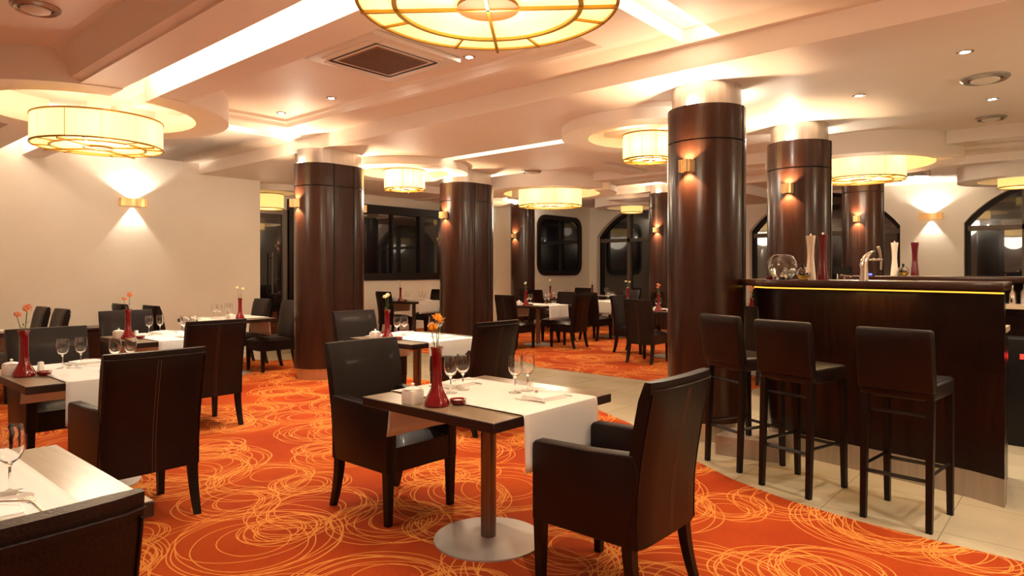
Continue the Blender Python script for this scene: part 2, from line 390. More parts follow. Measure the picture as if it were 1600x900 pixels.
# ------------------------------------------------------------------ ceiling
struct(MB().box(-3.2, -4.2, ZC, XW + .4, YB + .2, ZC + .2).build('ceiling', 'ceil'))
ZS = 2.97; ZP = 3.145
RINGS = [(2.25, 7.54, 1.25, .93, ZS, .146), (2.25, 2.15, 1.05, .86, ZS, .146), (6.45, 3.64, .95, .66, 2.86, 0), (6.45, 7.77, .95, .66, 2.86, 0), (6.45, 11.6, .58, .42, 2.86, 0),
         (10.95, 2.62, 1.32, .98, ZS, .12), (10.75, 8.3, 1.32, .98, ZS, .12), (14.6, 8.75, .9, .6, 2.98, 0), (14.6, .94, .9, .6, 2.98, 0)]
def ydivs(x0, x1, y0, y1, sel):
    """y segments free of the rings whose centre line lies in the span"""
    segs = []; cur = y0
    for cx, cy, R in sorted(sel, key=lambda r: r[1]):
        dx = max(abs(x0 - cx), abs(x1 - cx)); hh = math.sqrt(max(R * R - dx * dx, 0)) - .06
        segs.append((cur, cy - hh)); cur = cy + hh
    segs.append((cur, y1)); return [s_ for s_ in segs if s_[1] > s_[0]]
t = 2
r1 = [(2.25, 2.15, 1.05), (2.25, 7.54, 1.25)]
for x0, x1 in ((1.8, 2.1), (2.4, 2.67)):
    b = MB()
    for y0, y1 in ydivs(x0, x1, -4, YL, r1): b.box(x0, y0, ZS + .006, x1, y1, ZC + .01)
    struct(b.build('trim_%d' % t, 'ceil')); t += 1
# flat band around the trays
b = MB()
b.box(4.35, -4, ZP, 4.78, 2.05, ZC + .01); b.box(4.35, 2.35, ZP, 4.78, 7.72, ZC + .01); b.box(4.35, 8.05, ZP, 4.78, YL, ZC + .01); b.box(4.70, 2.05, ZP, 4.78, 2.35, ZC + .01); b.box(4.70, 7.72, ZP, 4.78, 8.05, ZC + .01)
b.box(2.67, 1.5, ZP, 4.35, 2.05, ZC + .01); b.box(2.67, 2.35, ZP, 4.35, 2.85, ZC + .01)
b.box(2.67, 7.45, ZP, 4.35, 7.72, ZC + .01); b.box(2.67, 8.05, ZP, 4.35, YL, ZC + .01)
struct(b.build('trim_%d' % t, 'ceil')); t += 1
def crown(pts, inward, zt, zb, prof=((0, 1), (.25, .92), (.35, .62), (.6, .45), (.72, .12), (1, 0)), w=.13):
    """moulding swept along a polyline; inward = unit normals per segment start"""
    b = MB(); rows = []
    for p, nrm in zip(pts, inward):
        rows.append([(p[0] + nrm[0] * w * (1 - u), p[1] + nrm[1] * w * (1 - u), zb + (zt - zb) * v) for u, v in prof])
    n = len(prof)
    # prof: u 0 = far into the tray at the top, u 1 = at the edge at the bottom
    vs = [p for r in rows for p in r]; fs = []
    for i in range(len(rows) - 1):
        for k in range(n - 1): fs.append((i * n + k, i * n + k + 1, (i + 1) * n + k + 1, (i + 1) * n + k))
    b.add(vs, fs, False); return b
struct(crown([(2.9, 2.85), (4.35, 2.85), (4.35, 7.45), (2.9, 7.45)], [(0, 1), (-1, 1), (-1, -1), (0, -1)], ZC, ZP).build('trim_%d' % t, 'ceil')); t += 1
struct(crown([(2.9, 1.5), (4.35, 1.5), (4.35, -4)], [(0, -1), (-1, -1), (-1, -1)], ZC, ZP).build('trim_%d' % t, 'ceil')); t += 1
struct(crown([(1.8, -4), (1.8, 6.45)], [(-1, 0), (-1, 0)], ZC, ZS + .02, w=.2).build('trim_%d' % t, 'ceil')); t += 1
# soffit over the columns, slotted
r2 = [(6.45, 3.64, .66), (6.45, 7.77, .66)]
b = MB(); b.box(4.78, -4, ZS, 6.35, YL, ZC + .01); b.box(5.83, YL, ZS, 6.35, YB, ZC + .01); b.box(6.55, -4, ZS, 8.12, YB, ZC + .01)
b.box(4.5, YL - 1e-3, ZS, 5.83, YL + .25, ZC)
b.box(6.35, -4, ZS, 6.55, 2.75, ZC + .01); b.box(6.35, 8.66, ZS, 6.55, YB, ZC + .01)
struct(b.build('trim_%d' % t, 'ceil')); t += 1
# beams on the third lamp line and shallow cross beams
r3 = [(10.95, 2.62, 1.32), (10.75, 8.3, 1.32)]
for x0, x1 in ((10.38, 10.68), (10.98, 11.28)):
    b = MB()
    for y0, y1 in ydivs(x0, x1, -4, YB, r3): b.box(x0, y0, 3.08, x1, y1, ZC + .01)
    struct(b.build('trim_%d' % t, 'ceil')); t += 1
b = MB()
for y in (-1.2, 5.3, 5.9): b.box(8.12, y, 3.12, 10.38, y + .4, ZC + .01); b.box(11.28, y, 3.12, 13.1, y + .4, ZC + .01)
b.box(13.1, 5.5, 3.04, XW, 8.5, ZC + .01); b.box(13.1, -1.2, 3.16, XW, -.8, ZC + .01); b.box(8.12, 10.9, 3.1, 13.3, YB, ZC + .01)
b.box(12.85, -4, 3.12, 13.1, 8.5, ZC + .01)
struct(b.build('trim_%d' % t, 'ceil')); t += 1
for (cx, cy, R, r, z, slot) in RINGS:
    b = MB(); n = 40
    z += 0 
    for side in ((0,) if not slot else (0, 1)):
        if slot:
            ao, ai = math.asin(slot / R), math.asin(slot / r); base = pi if side else 0
            A0, A1 = base - pi / 2 + ao, base + pi / 2 - ao; B0, B1 = base - pi / 2 + ai, base + pi / 2 - ai
        else: A0 = B0 = 0; A1 = B1 = 2 * pi
        vs = []; fs = []
        for i in range(n + 1):
            aa = A0 + (A1 - A0) * i / n; bb = B0 + (B1 - B0) * i / n
            o = (cx + R * cos(aa), cy + R * sin(aa)); q = (cx + r * cos(bb), cy + r * sin(bb))
            vs += [(*o, z), (*q, z), (*o, ZC + .01), (*q, ZC + .01)]
        for i in range(n):
            k = 4 * i; fs += [(k, k + 4, k + 5, k + 1), (k, k + 2, k + 6, k + 4), (k + 1, k + 5, k + 7, k + 3)]
        if slot: fs += [(0, 1, 3, 2), (4 * n, 4 * n + 2, 4 * n + 3, 4 * n + 1)]
        b.add(vs, fs)
    struct(b.build('trim_%d' % t, 'ceil', autosmooth=True)); t += 1
# cove strips hidden on the camera side of each slot
def cove(x, y0, y1, z, nx, power=P_SLOT, zlen=None):
    L = y1 - y0; o = MB().box(x - .006, y0, z, x + .006, y1, z + .03).build('led_strip', 'led')
    tag(o, 'warm light strip inside the long ceiling slot %s' % nx, 'light strip', 'light strips in the ceiling slots')
    light('AREA', (x + .02, (y0 + y1) / 2, z + .06), power * L, WARMW, o, size=.06, sy=L, rot=(0, radians(-105), 0))
for y0, y1, nx in ((-3.5, 1.1, 'nearer than the largest drum lamp'), (3.2, 6.4, 'left of the square air conditioner'), (8.7, 10.8, 'beyond the left drum lamp')):
    cove(2.11, y0, y1, 3.14, nx)
for y0, y1, nx in ((4.7, 6.75, 'above the tiled walkway'),):
    cove(6.357, y0, y1, 3.12, nx, P_SLOT * .8)
for yy, nx in ((2.06, 'beside the largest drum lamp'), (7.73, 'beside the left drum lamp')):
    o = MB().box(3.45, yy, 3.17, 4.68, yy + .012, 3.2).build('led_strip', 'led')
    tag(o, 'warm light strip in the short cross slot %s' % nx, 'light strip', 'light strips in the ceiling slots')
    light('AREA', (4.06, yy + .04, 3.21), P_SLOT * .5, WARMW, o, size=1.2, sy=.05, rot=(radians(115), 0, 0))

# ------------------------------------------------------------------ ceiling fittings
def downlight(x, y, z, where, on=True, power=P_DOWN):
    t_ = thing('downlight', 'small recessed ceiling downlight, %s' % where, 'downlight', (x, y, z), 0, 'recessed downlights')
    MB().lathe([(.030, 0), (.055, 0), (.055, -.006), (.036, -.010), (.030, -.004)], 20, close=True).build('bezel', 'chrome', t_)
    MB().prism(circ(.031, 16), -.008, -.002).build('lens', 'down' if on else 'ring', t_)
    if on: light('SPOT', (0, 0, -.02), power, WARMW, t_, size=.03, spot=radians(95), blend=.6)
spots = [(4.06, 7.12, ZC, 'first of the tray row, nearest the left wall'), (4.06, 6.1, ZC, 'second of the tray row'), (4.06, 5.1, ZC, 'third of the tray row'), (4.06, 4.03, ZC, 'last of the tray row, under the largest lamp'),
         (3.05, 5.42, ZC, 'beside the left corner of the air conditioner'), (5.68, .67, ZS, 'nearest over the bar'), (6.48, 1.55, ZS, 'between the two big bar columns'), (7.41, .67, ZS, 'past the round vent over the bar')]
for s_ in spots: downlight(*s_)
downlight(12.0, 7.5, ZC, 'in the far ceiling past the middle lamp'); downlight(11.6, 1.3, ZC, 'unlit, right of the bar drum lamp', on=False)
for x, y, q in ((4.06, .2, 'out of frame in the tray beside the bar'), (4.06, -1.5, 'out of frame at the end of the bar tray'), (.4, 3.2, 'above the nearest corner table'), (.4, 6.0, 'above the front left tables'), (9.2, 6.6, 'above the table right of the central column'), (9.3, 4.4, 'hidden by the big front column')): downlight(x, y, ZC, q)
def vent(x, y, z, r, where):
    t_ = thing('ceiling_vent', 'round grey metal ceiling vent, %s' % where, 'vent', (x, y, z), 0, 'round ceiling vents')
    MB().lathe([(r * .72, 0), (r, 0), (r, -.012), (r * .86, -.03), (r * .72, -.012)], 36, close=True).build('rim', 'ring', t_)
    MB().lathe([(0, -.05), (r * .3, -.048), (r * .58, -.03), (r * .6, -.02), (0, -.02)], 36).build('disc', 'plastic', t_)
    MB().prism(circ(r * .7, 24), -.004, -.001).build('throat', 'grille', t_)
vent(6.56, .64, ZS, .17, 'largest, above the right end of the bar'); vent(9.82, .9, ZC, .16, 'beyond the bar spots at far right')
vent(10.6, .3, 3.08, .15, 'cut by the right photo edge'); vent(8.05, 6.62, ZS, .16, 'above the walkway by the middle columns'); vent(1.3, 5.55, ZC, .0001 + .15, 'in the dark ceiling bay at top left')
# cassette
t_ = thing('air_conditioner', 'square ceiling air conditioner cassette with dark mesh grille', 'air conditioner', (3.56, 4.57, ZC - .002))
hw = .47
b = MB(); b.box(-hw, -hw, -.045, hw, hw, 0); b.build('panel', 'plastic', t_, bevel=.012)
g = MB(); g.box(-.27, -.27, -.052, .27, .27, -.04); g.build('grille', 'grille', t_)
for dx, dy, r_ in ((0, 1, 0), (0, -1, 0), (1, 0, 1), (-1, 0, 1)):
    b = MB(); L, Wd = .32, .035; cx, cy = dx * .37, dy * .37
    if r_: b.box(cx - Wd, cy - L, -.05, cx + Wd, cy + L, -.043)
    else: b.box(cx - L, cy - Wd, -.05, cx + L, cy + Wd, -.043)
    o = b.build('air_slot', 'plastic', t_)
    c_ = MB()
    if r_: c_.box(cx - .045 * dx - .009, cy - L, -.052, cx - .045 * dx + .009, cy + L, -.044)
    else: c_.box(cx - L, cy - .045 * dy - .009, -.052, cx + L, cy - .045 * dy + .009, -.044)
    c_.build('slot_gap', 'black', o)
b = MB(); 
for i in range(16):
    q = -.25 + .5 * i / 15
    b.box(q - .002, -.26, -.056, q + .002, .26, -.052); b.box(-.26, q - .002, -.056, .26, q + .002, -.052)
b.build('mesh_bars', 'grillebar', t_)
# chrome drum under the far ceiling
t_ = thing('ceiling_drum', 'short chrome drum fixed under the ceiling above the right wall lamp', 'ceiling drum', (13.7, 2.35, ZC))
MB().lathe([(.23, 0), (.23, -.17), (.21, -.18), (.21, 0)], 36).build('drum_body', 'chrome', t_); MB().prism(circ(.21, 30), -.16, -.15).build('lens', 'led', t_)

# ------------------------------------------------------------------ drum lamps
def drum(cx, cy, z, R, hgt, label, detail=True, power=P_DRUM, zt=ZC):
    t_ = thing('drum_lamp', label, 'ceiling lamp', (cx, cy, z), 0, 'round fabric drum lamps')
    sh = MB().lathe([(R, 0), (R, hgt)], 72).build('lamp_shade', 'shade', t_)
    MB().lathe([(R * .998, .004), (0, .004)], 72).build('diffuser', 'diff', t_)
    for zz in (0, hgt):
        MB().lathe([(R - .008, zz - .006), (R + .008, zz - .006), (R + .008, zz + .010), (R - .008, zz + .010)], 72, close=True).build('rim', 'brass', t_)
    if detail:
        MB().lathe([(R * .72 - .012, 0), (R * .72 + .012, 0), (R * .72 + .012, -.014), (R * .72 - .012, -.014)], 64, close=True).build('inner_hoop', 'brass', t_)
        MB().prism(circ(R * .24, 40), -.018, -.002).build('hub', 'amber', t_)
        for k in range(2):
            a = radians(38 + 90 * k); b = MB(); c_, s_ = cos(a), sin(a); wd = .008
            b.prism([(c_ * R + s_ * wd, s_ * R - c_ * wd), (c_ * R - s_ * wd, s_ * R + c_ * wd), (-c_ * R - s_ * wd, -s_ * R + c_ * wd), (-c_ * R + s_ * wd, -s_ * R - c_ * wd)], -.024, -.008)
            b.build('cross_bar', 'brass', t_)
        for k in range(8):
            a = radians(38 + 22.5 + 45 * k); r0, r1_ = R * .73, R; b = MB()
            b.prism([(r0 * cos(a) + .005 * sin(a), r0 * sin(a) - .005 * cos(a)), (r1_ * cos(a) + .005 * sin(a), r1_ * sin(a) - .005 * cos(a)),
                     (r1_ * cos(a) - .005 * sin(a), r1_ * sin(a) + .005 * cos(a)), (r0 * cos(a) - .005 * sin(a), r0 * sin(a) + .005 * cos(a))], -.012, 0)
            b.build('spoke', 'brass', t_)
        for k in range(6):
            a = radians(10 + 60 * k)
            MB().sphere((R * .72 * cos(a), R * .72 * sin(a), hgt * .5), .055, 8).build('bulb', 'bulb', t_)
            if R > .5: light('POINT', (R * .80 * cos(a), R * .80 * sin(a), hgt * .55), 2.2, WARMW, t_, size=.03)
        for k in range(12):
            a = radians(15 + 30 * k); MB().box(R * cos(a) - .003, R * sin(a) - .003, 0, R * cos(a) + .003, R * sin(a) + .003, hgt).build('seam_rib', 'brass' if k == 7 else 'shade', t_)
    MB().prism(circ(.10, 24), hgt + .02, zt - z).build('ceiling_rose', 'plastic', t_)
    b = MB()
    for k in range(3):
        a = radians(120 * k); b.tube([(0, 0, hgt + .03), (R * cos(a), R * sin(a), hgt)], .006, 6)
    b.build('carrier', 'brass', t_)
    light('POINT', (0, 0, -.10), power * R / .64, WARM2, t_, size=R * .6)
    light('POINT', (0, 0, hgt + .07), power * .30 * R / .64, WARMW, t_, size=.10)
drum(2.27, 2.13, 2.65, .605, .27, 'largest drum lamp at the top centre, seen from below with amber hub')
drum(2.28, 7.48, 2.64, .57, .265, 'large cream drum lamp at left hanging in a broken plaster ring')
drum(6.45, 3.64, 2.61, .28, .27, 'small drum lamp half hidden behind the big front column')
drum(6.45, 7.77, 2.62, .30, .28, 'small drum lamp between the two left columns')
drum(6.43, 11.75, 2.57, .28, .27, 'small drum lamp by the recess beside the left wall end', detail=False, power=14)
drum(10.7, 8.3, 2.71, .64, .34, 'wide drum lamp in the middle distance above the far tables')
drum(11.1, 2.63, 2.78, .60, .42, 'wide drum lamp behind the second bar column')
drum(14.6, 8.72, 2.86, .27, .27, 'tiny far drum lamp in front of the left arched window', detail=False, power=10)
drum(14.6, .94, 2.86, .30, .30, 'small drum lamp cut by the right photo edge', detail=False, power=12)
drum(2.25, -2.9, 2.65, .64, .27, 'unseen drum lamp behind the viewpoint, added for fill light', detail=False)  # this lamp and the next two are out of view, added for general fill
drum(6.45, -.9, 2.62, .30, .28, 'small unseen drum lamp over the bar, added for fill light', detail=False)
drum(10.8, -3.0, 2.75, .62, .34, 'wide unseen drum lamp added for fill at the bar hall end', detail=False)

# ------------------------------------------------------------------ columns and sconces
def sconce(x, y, z, rz, where, wdt=.10, hgt=.10, dep=.09, power=P_SCONCE, group='column wall lights', arcback=0):
    t_ = thing('wall_light', 'small brass up and down wall light, %s' % where, 'wall light', (x, y, z), rz, group)
    # local +X points away from the wall
    b = MB(); n = 8
    pts = [(dep + arcback * (1 - (2 * i / n - 1) ** 2), -wdt / 2 + wdt * i / n) for i in range(n + 1)]
    outer = pts; inner = [(p[0] - .006, p[1] * (1 - .012 / wdt)) for p in pts]
    poly = [(0.0, -wdt / 2)] + outer + [(0.0, wdt / 2)] + [(0.0, wdt / 2 - .006)] + inner[::-1] + [(0.0, -wdt / 2 + .006)]
    for i in range(len(poly)):
        pass
    o = [(0.0, -wdt / 2)] + outer + [(0.0, wdt / 2)]; q = [(0.0, -wdt / 2 + .006)] + inner + [(0.0, wdt / 2 - .006)]
    for i in range(len(o) - 1):
        b.prism([o[i], o[i + 1], q[i + 1], q[i]], -hgt / 2, hgt / 2)
    b.build('lamp_body', 'sbrass', t_)
    MB().box(0, -wdt * .45, -hgt * .4, .012, wdt * .45, hgt * .4).build('back_plate', 'brass', t_)
    MB().sphere((dep * .5, 0, 0), .018, 6).build('bulb', 'bulb', t_)
    light('SPOT', (dep * .55, 0, hgt * .30), power, WARM if group.startswith('col') else WARMW, t_, size=.015, rot=(radians(180), 0, 0), spot=radians(125), blend=.35)
    light('SPOT', (dep * .55, 0, -hgt * .30), power * (1 if group.startswith('col') else .4), WARM if group.startswith('col') else WARMW, t_, size=.015, rot=(0, 0, 0), spot=radians(110 if group.startswith('col') else 78), blend=.35)
def stadium(r, h, n=14):
    """round ended plan, straight part 2h long on x"""
    return arc(h, 0, r, -pi / 2, pi / 2, n) + arc(-h, 0, r, pi / 2, 3 * pi / 2, n)
def column(x, y, r, h, zt, label, zseam):
    t_ = thing('column', label, 'column', (x, y, 0), 0, 'dark wood clad columns')
    P = stadium(r, h) if h else circ(r, 56); Q = stadium(r - .035, h) if h else circ(r - .035, 56)
    MB().prism(Q, 0, .19, smooth=True).build('plinth', 'steel', t_, autosmooth=True)
    MB().prism(P, .15, zseam - .006, smooth=True).build('shaft', 'wenge', t_, autosmooth=True)
    MB().prism(P, zseam + .006, zt - .19, smooth=True).build('upper_cladding', 'wenge', t_, autosmooth=True)
    MB().prism(Q, zseam - .02, zseam + .02, smooth=True).build('seam_core', 'black', t_, autosmooth=True)
    MB().prism(Q, zt - .2, zt, smooth=True).build('metal_collar', 'steel', t_, autosmooth=True)
    b = MB()
    for sy in (-1, 1):
        for xx in ((-h, h) if h else (0,)):
            b.box(xx - .007, sy * r - .004, .15, xx + .007, sy * r + .0015, zt - .19)
    b.build('joint', 'black', t_)
    for sx in (-1, 1):
        light('POINT', (sx * (h + r - .012), 0, zt - .16), P_COL, WARMW, t_, size=.012)
        MB().box(sx * (h + r - .018) - .008, -.03, zt - .189, sx * (h + r - .018) + .008, .03, zt - .178).build('uplight', 'bulb', t_)
    return t_
# main column bottom front y=687, top of dark 160
column(5.42, 2.50, .325, 0, ZS, 'big round dark column at the left end of the bar', 2.49); sconce(5.095, 2.50, 2.265, pi, 'on the big front column')
column(7.50, 2.39, .325, 0, ZS, 'second round dark column, standing behind the bar counter', 2.49); sconce(7.175, 2.39, 2.265, pi, 'on the second column behind the bar')
column(12.45, 2.92, .32, 0, ZC, 'third round dark column far behind the bar', 2.72); sconce(12.13, 2.92, 2.265, pi, 'on the third column behind the bar')
column(5.06, 7.64, .325, .15, ZS, 'wide dark column at left with flat middle panel', 2.49); sconce(4.585, 7.64, 2.265, pi, 'left side of the wide left column'); sconce(5.535, 7.64, 2.265, 0, 'right side of the wide left column')
column(7.58, 7.58, .325, .15, ZS, 'wide dark column in the centre with flat middle panel', 2.49); sconce(7.105, 7.58, 2.265, pi, 'left side of the central column'); sconce(8.055, 7.58, 2.265, 0, 'right side of the central column')
column(12.85, 10.85, .31, 0, ZC, 'far round column left of the rounded window', 2.74); sconce(12.54, 10.85, 2.265, pi, 'on the column left of the rounded window')
column(13.0, 6.95, .33, 0, ZC, 'far round column beside the left arched window', 2.74); sconce(12.67, 6.95, 2.265, pi, 'on the column beside the left arched window')
sconce(3.78, YL, 2.43, -pi / 2, 'wide one on the left cream wall', .36, .12, .09, 75, 'wall lights on the plaster walls', .03)
sconce(XW, 2.52, 2.54, pi, 'wide one on the right cream wall between arches', .42, .14, .10, 80, 'wall lights on the plaster walls', .03)
sconce(-1.5, YL, 2.43, -pi / 2, 'wide one on the left wall outside the photo', .36, .12, .09, 75, 'wall lights on the plaster walls', .03)

# ------------------------------------------------------------------ chairs (front faces local +Y)
def back_shape(W_, zb, zt, yb, lean, th, curve, cols=9, rows=9):
    """leaning back slab, hollowed from side to side, rounded top"""
    b = MB()
    def pt(u, v, front):
        z = zb + (zt - zb) * v; x = (u - .5) * W_ * (1 - .03 * (1 - v))
        y = yb - lean * max(0, (z - .45) / (zt - .45)) ** 1.4 - curve * (1 - (2 * u - 1) ** 2) * (0.3 + .7 * v)
        e = 1.0
        if v > .93: e = .55 + .45 * (1 - ((v - .93) / .07) ** 2)
        ee = min(1, .62 + .38 * min(u, 1 - u) / .06)
        t2 = th * .5 * e * ee
        return (x, y + (t2 if front else -t2), z)
    g = [[pt(i / cols, k / rows, True) for i in range(cols + 1)] for k in range(rows + 1)]
    h_ = [[pt(i / cols, k / rows, False) for i in range(cols + 1)] for k in range(rows + 1)]
    n = cols + 1; vs = [p for r in g for p in r] + [p for r in h_ for p in r]; o = n * (rows + 1); fs = []
    for k in range(rows):
        for i in range(cols):
            a = k * n + i; fs.append((a, a + 1, a + n + 1, a + n)); fs.append((o + a, o + a + n, o + a + n + 1, o + a + 1))
    for k in range(rows):
        a = k * n; fs.append((a, a + n, o + a + n, o + a)); a += cols; fs.append((a, o + a, o + a + n, a + n))
    for i in range(cols):
        fs.append((i, o + i, o + i + 1, i + 1)); a = rows * n + i; fs.append((a, a + 1, o + a + 1, o + a))
    b.add(vs, fs, True); return b, pt
def leg(x, y, z, s0=.024, s1=.017, dx=0, dy=0, bow=0):
    b = MB(); rings = []
    for k in range(6):
        t_ = k / 5; s = s1 + (s0 - s1) * t_; cx = x + dx * (1 - t_); cy = y + dy * (1 - t_) ** 1.8 
        rings.append([(cx - s, cy - s, z * t_), (cx + s, cy - s, z * t_), (cx + s, cy + s, z * t_), (cx - s, cy + s, z * t_)])
    return b.loft(rings, False)
def make_chair(arms, label):
    t_ = thing('armchair' if arms else 'dining_chair', label, 'chair')
    Wd = .525 if arms else .46
    zt = .965
    bb, pt = back_shape(Wd, .29, zt, -.215, .085, .085, .018)
    bk = bb.build('backrest', 'leather', t_, autosmooth=True)
    st = MB()
    for dx in (-.008, .008):
        st.tube([(dx + pt(.5, v, False)[0], pt(.5, v, False)[1] - .0005, pt(.5, v, False)[2]) for v in [i / 14 for i in range(14)]], .0012, 4)
    st.build('stitching', 'stitch', bk)
    pz = MB()
    for sg in (.012, .988):
        pz.tube([pt(sg, v, False) for v in [i / 14 for i in range(14)]], .004, 6)
    pz.tube([pt(i / 12, .955, False) for i in range(13)], .003, 6)
    pz.build('piping', 'leather', bk)
    sw = Wd / 2 - (.065 if arms else .005)
    # seat: padded cushion with a crown
    b = MB(); N = 8
    vs = []; 
    for k in range(N + 1):
        for i in range(N + 1):
            u, v = i / N, k / N; x = -sw + 2 * sw * u; y = -.18 + .46 * v
            e = (1 - abs(2 * u - 1) ** 5) * (1 - abs(2 * v - 1) ** 5); vs.append((x, y, .425 + .05 * e))
    n = N + 1; fs = [(k * n + i, k * n + i + 1, (k + 1) * n + i + 1, (k + 1) * n + i) for k in range(N) for i in range(N)]
    b.add(vs, fs, True)
    b.box(-sw, -.18, .29, sw, .28, .426)
    b.build('seat', 'leather', t_, autosmooth=True)
    if arms:
        for sx in (-1, 1):
            b = MB(); x0, x1 = sorted((sx * (Wd / 2 - .068), sx * Wd / 2))
            prof = [(-.20, .29), (.285, .29), (.285, .63), (.27, .648), (-.02, .655), (-.235, .67), (-.26, .60)]
            m_ = len(prof)
            b.add([(x0, y, z) for y, z in prof] + [(x1, y, z) for y, z in prof],
                  [tuple(range(m_ - 1, -1, -1)), tuple(range(m_, 2 * m_))] + [(i, (i + 1) % m_, m_ + (i + 1) % m_, m_ + i) for i in range(m_)])
            b.build('armrest', 'leather', t_, bevel=.014, seg=3)
    lx = Wd / 2 - .03
    for sx in (-1, 1):
        leg(sx * lx, .255, .30).build('leg', 'legwood', t_)
        leg(sx * lx, -.20, .30, dx=sx * .004, dy=-.06).build('leg', 'legwood', t_)
    return t_
arm0 = make_chair(True, ''); side0 = make_chair(False, '')
used = {'a': 0, 's': 0}
def chair(kind, x, y, face, label, group):
    """face = direction the sitter looks, degrees from +X"""
    rz = radians(face - 90); src = arm0 if kind == 'a' else side0
    if not used[kind]:
        KIDS  # first placement is made as a copy later on too, so the source itself moves
        dup_src = src
        used[kind] = 1; PEND.append((src, (x, y, .006), rz, label, group)); return
    dup(src, (x, y, .006), rz, label, group)
PEND = []

# ------------------------------------------------------------------ tables
def make_table(size=.92):
    t_ = thing('dining_table', '', 'table'); h = size / 2
    tp = MB().box(-h, -h, .705, h, h, .75).build('tabletop', 'edge', t_, bevel=.003, seg=1)
    MB().box(-h + .003, -h + .003, .7495, h - .003, h - .003, .7508).build('top_veneer', 'top', tp)
    MB().tube([(0, 0, .012), (0, 0, .70)], .04, 24).build('post', 'post', t_)
    MB().box(-.2, -.2, .69, .2, .2, .705).build('mount_plate', 'black', t_)
    MB().lathe([(0, .018), (.05, .018), (.24, .014), (.285, .008), (.285, 0), (0, 0)], 48).build('base_plate', 'plate', t_)
    return t_
table0 = make_table()
def runner_mesh():
    x0, x1 = -.27, .31; pts = []; L = .46
    prof = [(-L - .016, .50), (-L - .013, .55), (-L - .012, .60), (-L - .011, .66), (-L - .010, .735), (-L - .006, .752), (-L + .006, .7555)]
    N = 12; prof += [(-L + .006 + (2 * L - .012) * i / N, .7555) for i in range(1, N)] + [(L - .006, .7555), (L + .006, .752), (L + .010, .735), (L + .011, .66), (L + .012, .60), (L + .013, .55), (L + .016, .50)]
    b = MB(); nx = 16; vs = []
    rr = random.Random(3)
    for y, z in prof:
        for i in range(nx + 1):
            u = i / nx; hang = max(0, (.74 - z) / .24); yy = y + math.copysign(.010 * hang * sin(u * 11 + (2 if y > 0 else 0)), y); xx = x0 + (x1 - x0) * u + .008 * hang * sin(u * 5 - 1)
            vs.append((xx, yy + math.copysign(.010 * hang, y), z))
    n = nx + 1; fs = [(k * n + i, k * n + i + 1, (k + 1) * n + i + 1, (k + 1) * n + i) for k in range(len(prof) - 1) for i in range(nx)]
    b.add(vs, fs, True); o = b.build('table_runner', 'cloth')
    md = o.modifiers.new('thick', 'SOLIDIFY'); md.thickness = .002; md.offset = 1
    return o
runner0 = runner_mesh()
def make_glass():
    prof = [(0, 0), (.034, 0), (.035, .002), (.012, .006), (.0045, .012), (.0035, .03), (.0035, .075), (.008, .085), (.024, .098), (.034, .118), (.0375, .140), (.0365, .165), (.0325, .195),
            (.0318, .195), (.0355, .165), (.0363, .140), (.0328, .119), (.023, .101), (.008, .090), (0, .088)]
    return MB().lathe(prof, 28).build('wine_glass', 'glass')
glass0 = make_glass()
def make_vase(petal, kind):
    t_ = thing('flower_vase', '', 'vase'); t_.scale = (1.1, 1.1, 1.23)
    MB().lathe([(0, 0), (.050, 0), (.056, .006), (.054, .022), (.040, .045), (.027, .068), (.022, .095), (.021, .15), (.0215, .20), (.024, .222), (.029, .228), (.028, .231), (.022, .226), (.018, .20), (.017, .10), (.02, .06), (0, .05)], 32).build('vase_body', 'redglass', t_)
    rr = random.Random(kind * 3 + 1)
    stems = [(-.03, .01, .31), (.008, -.01, .335), (.028, .012, .345)] if kind != 2 else [(-.035, 0, .33), (.03, .01, .34)]
    for sx, sy, sz in stems:
        MB().tube([(0, 0, .12), (sx * .3, sy * .3, .22), (sx, sy, sz - .015)], .0018, 5).build('flower_stem', 'stem', t_)
        b = MB()
        for k in range(34):
            a = rr.uniform(0, 6.28); e = rr.uniform(-.2, 1.2); r = rr.uniform(.008, .021); c = (sx + r * cos(a) * cos(e), sy + r * sin(a) * cos(e), sz + .010 * sin(e))
            q = .009
            p = [(c[0] + rr.uniform(-q, q), c[1] + rr.uniform(-q, q), c[2] + rr.uniform(-q, q)) for _ in range(4)]
            b.add(p, [(0, 1, 2), (0, 2, 3), (0, 3, 1), (1, 3, 2)])
        b.sphere((sx, sy, sz - .004), .009, 5)
        b.build('blossom', petal, t_)
    b = MB()
    for k in range(5):
        a = k * 1.3; r = .012
        p0 = Vector((r * cos(a) * .5, r * sin(a) * .5, .22 + .01 * k)); p1 = p0 + Vector((.025 * cos(a), .025 * sin(a), .02)); sd = Vector((-sin(a), cos(a), 0)) * .003
        mid = (p0 + p1) / 2
        b.add([p0, mid + sd, p1, mid - sd, mid + Vector((0, 0, .002))], [(0, 1, 4), (1, 2, 4), (2, 3, 4), (3, 0, 4)])
    b.build('leaves', 'stem', t_)
    return t_
vases = [make_vase('peach', 0), make_vase('orange', 1), make_vase('cream', 2)]
def make_pot():
    t_ = thing('sugar_bowl', '', 'sugar bowl'); t_.scale = (1.25, 1.25, 1.1)
    MB().prism([(x * .034, y * .034) for x, y in ((-1, -.8), (-.8, -1), (.8, -1), (1, -.8), (1, .8), (.8, 1), (-.8, 1), (-1, .8))], 0, .062).build('bowl', 'china', t_, bevel=.004)
    l_ = MB(); l_.lathe([(.036, .062), (.036, .067), (.02, .073), (.006, .076), (.005, .082), (.008, .088), (0, .092)], 20); l_.build('lid', 'china', t_)
    return t_
pot0 = make_pot()
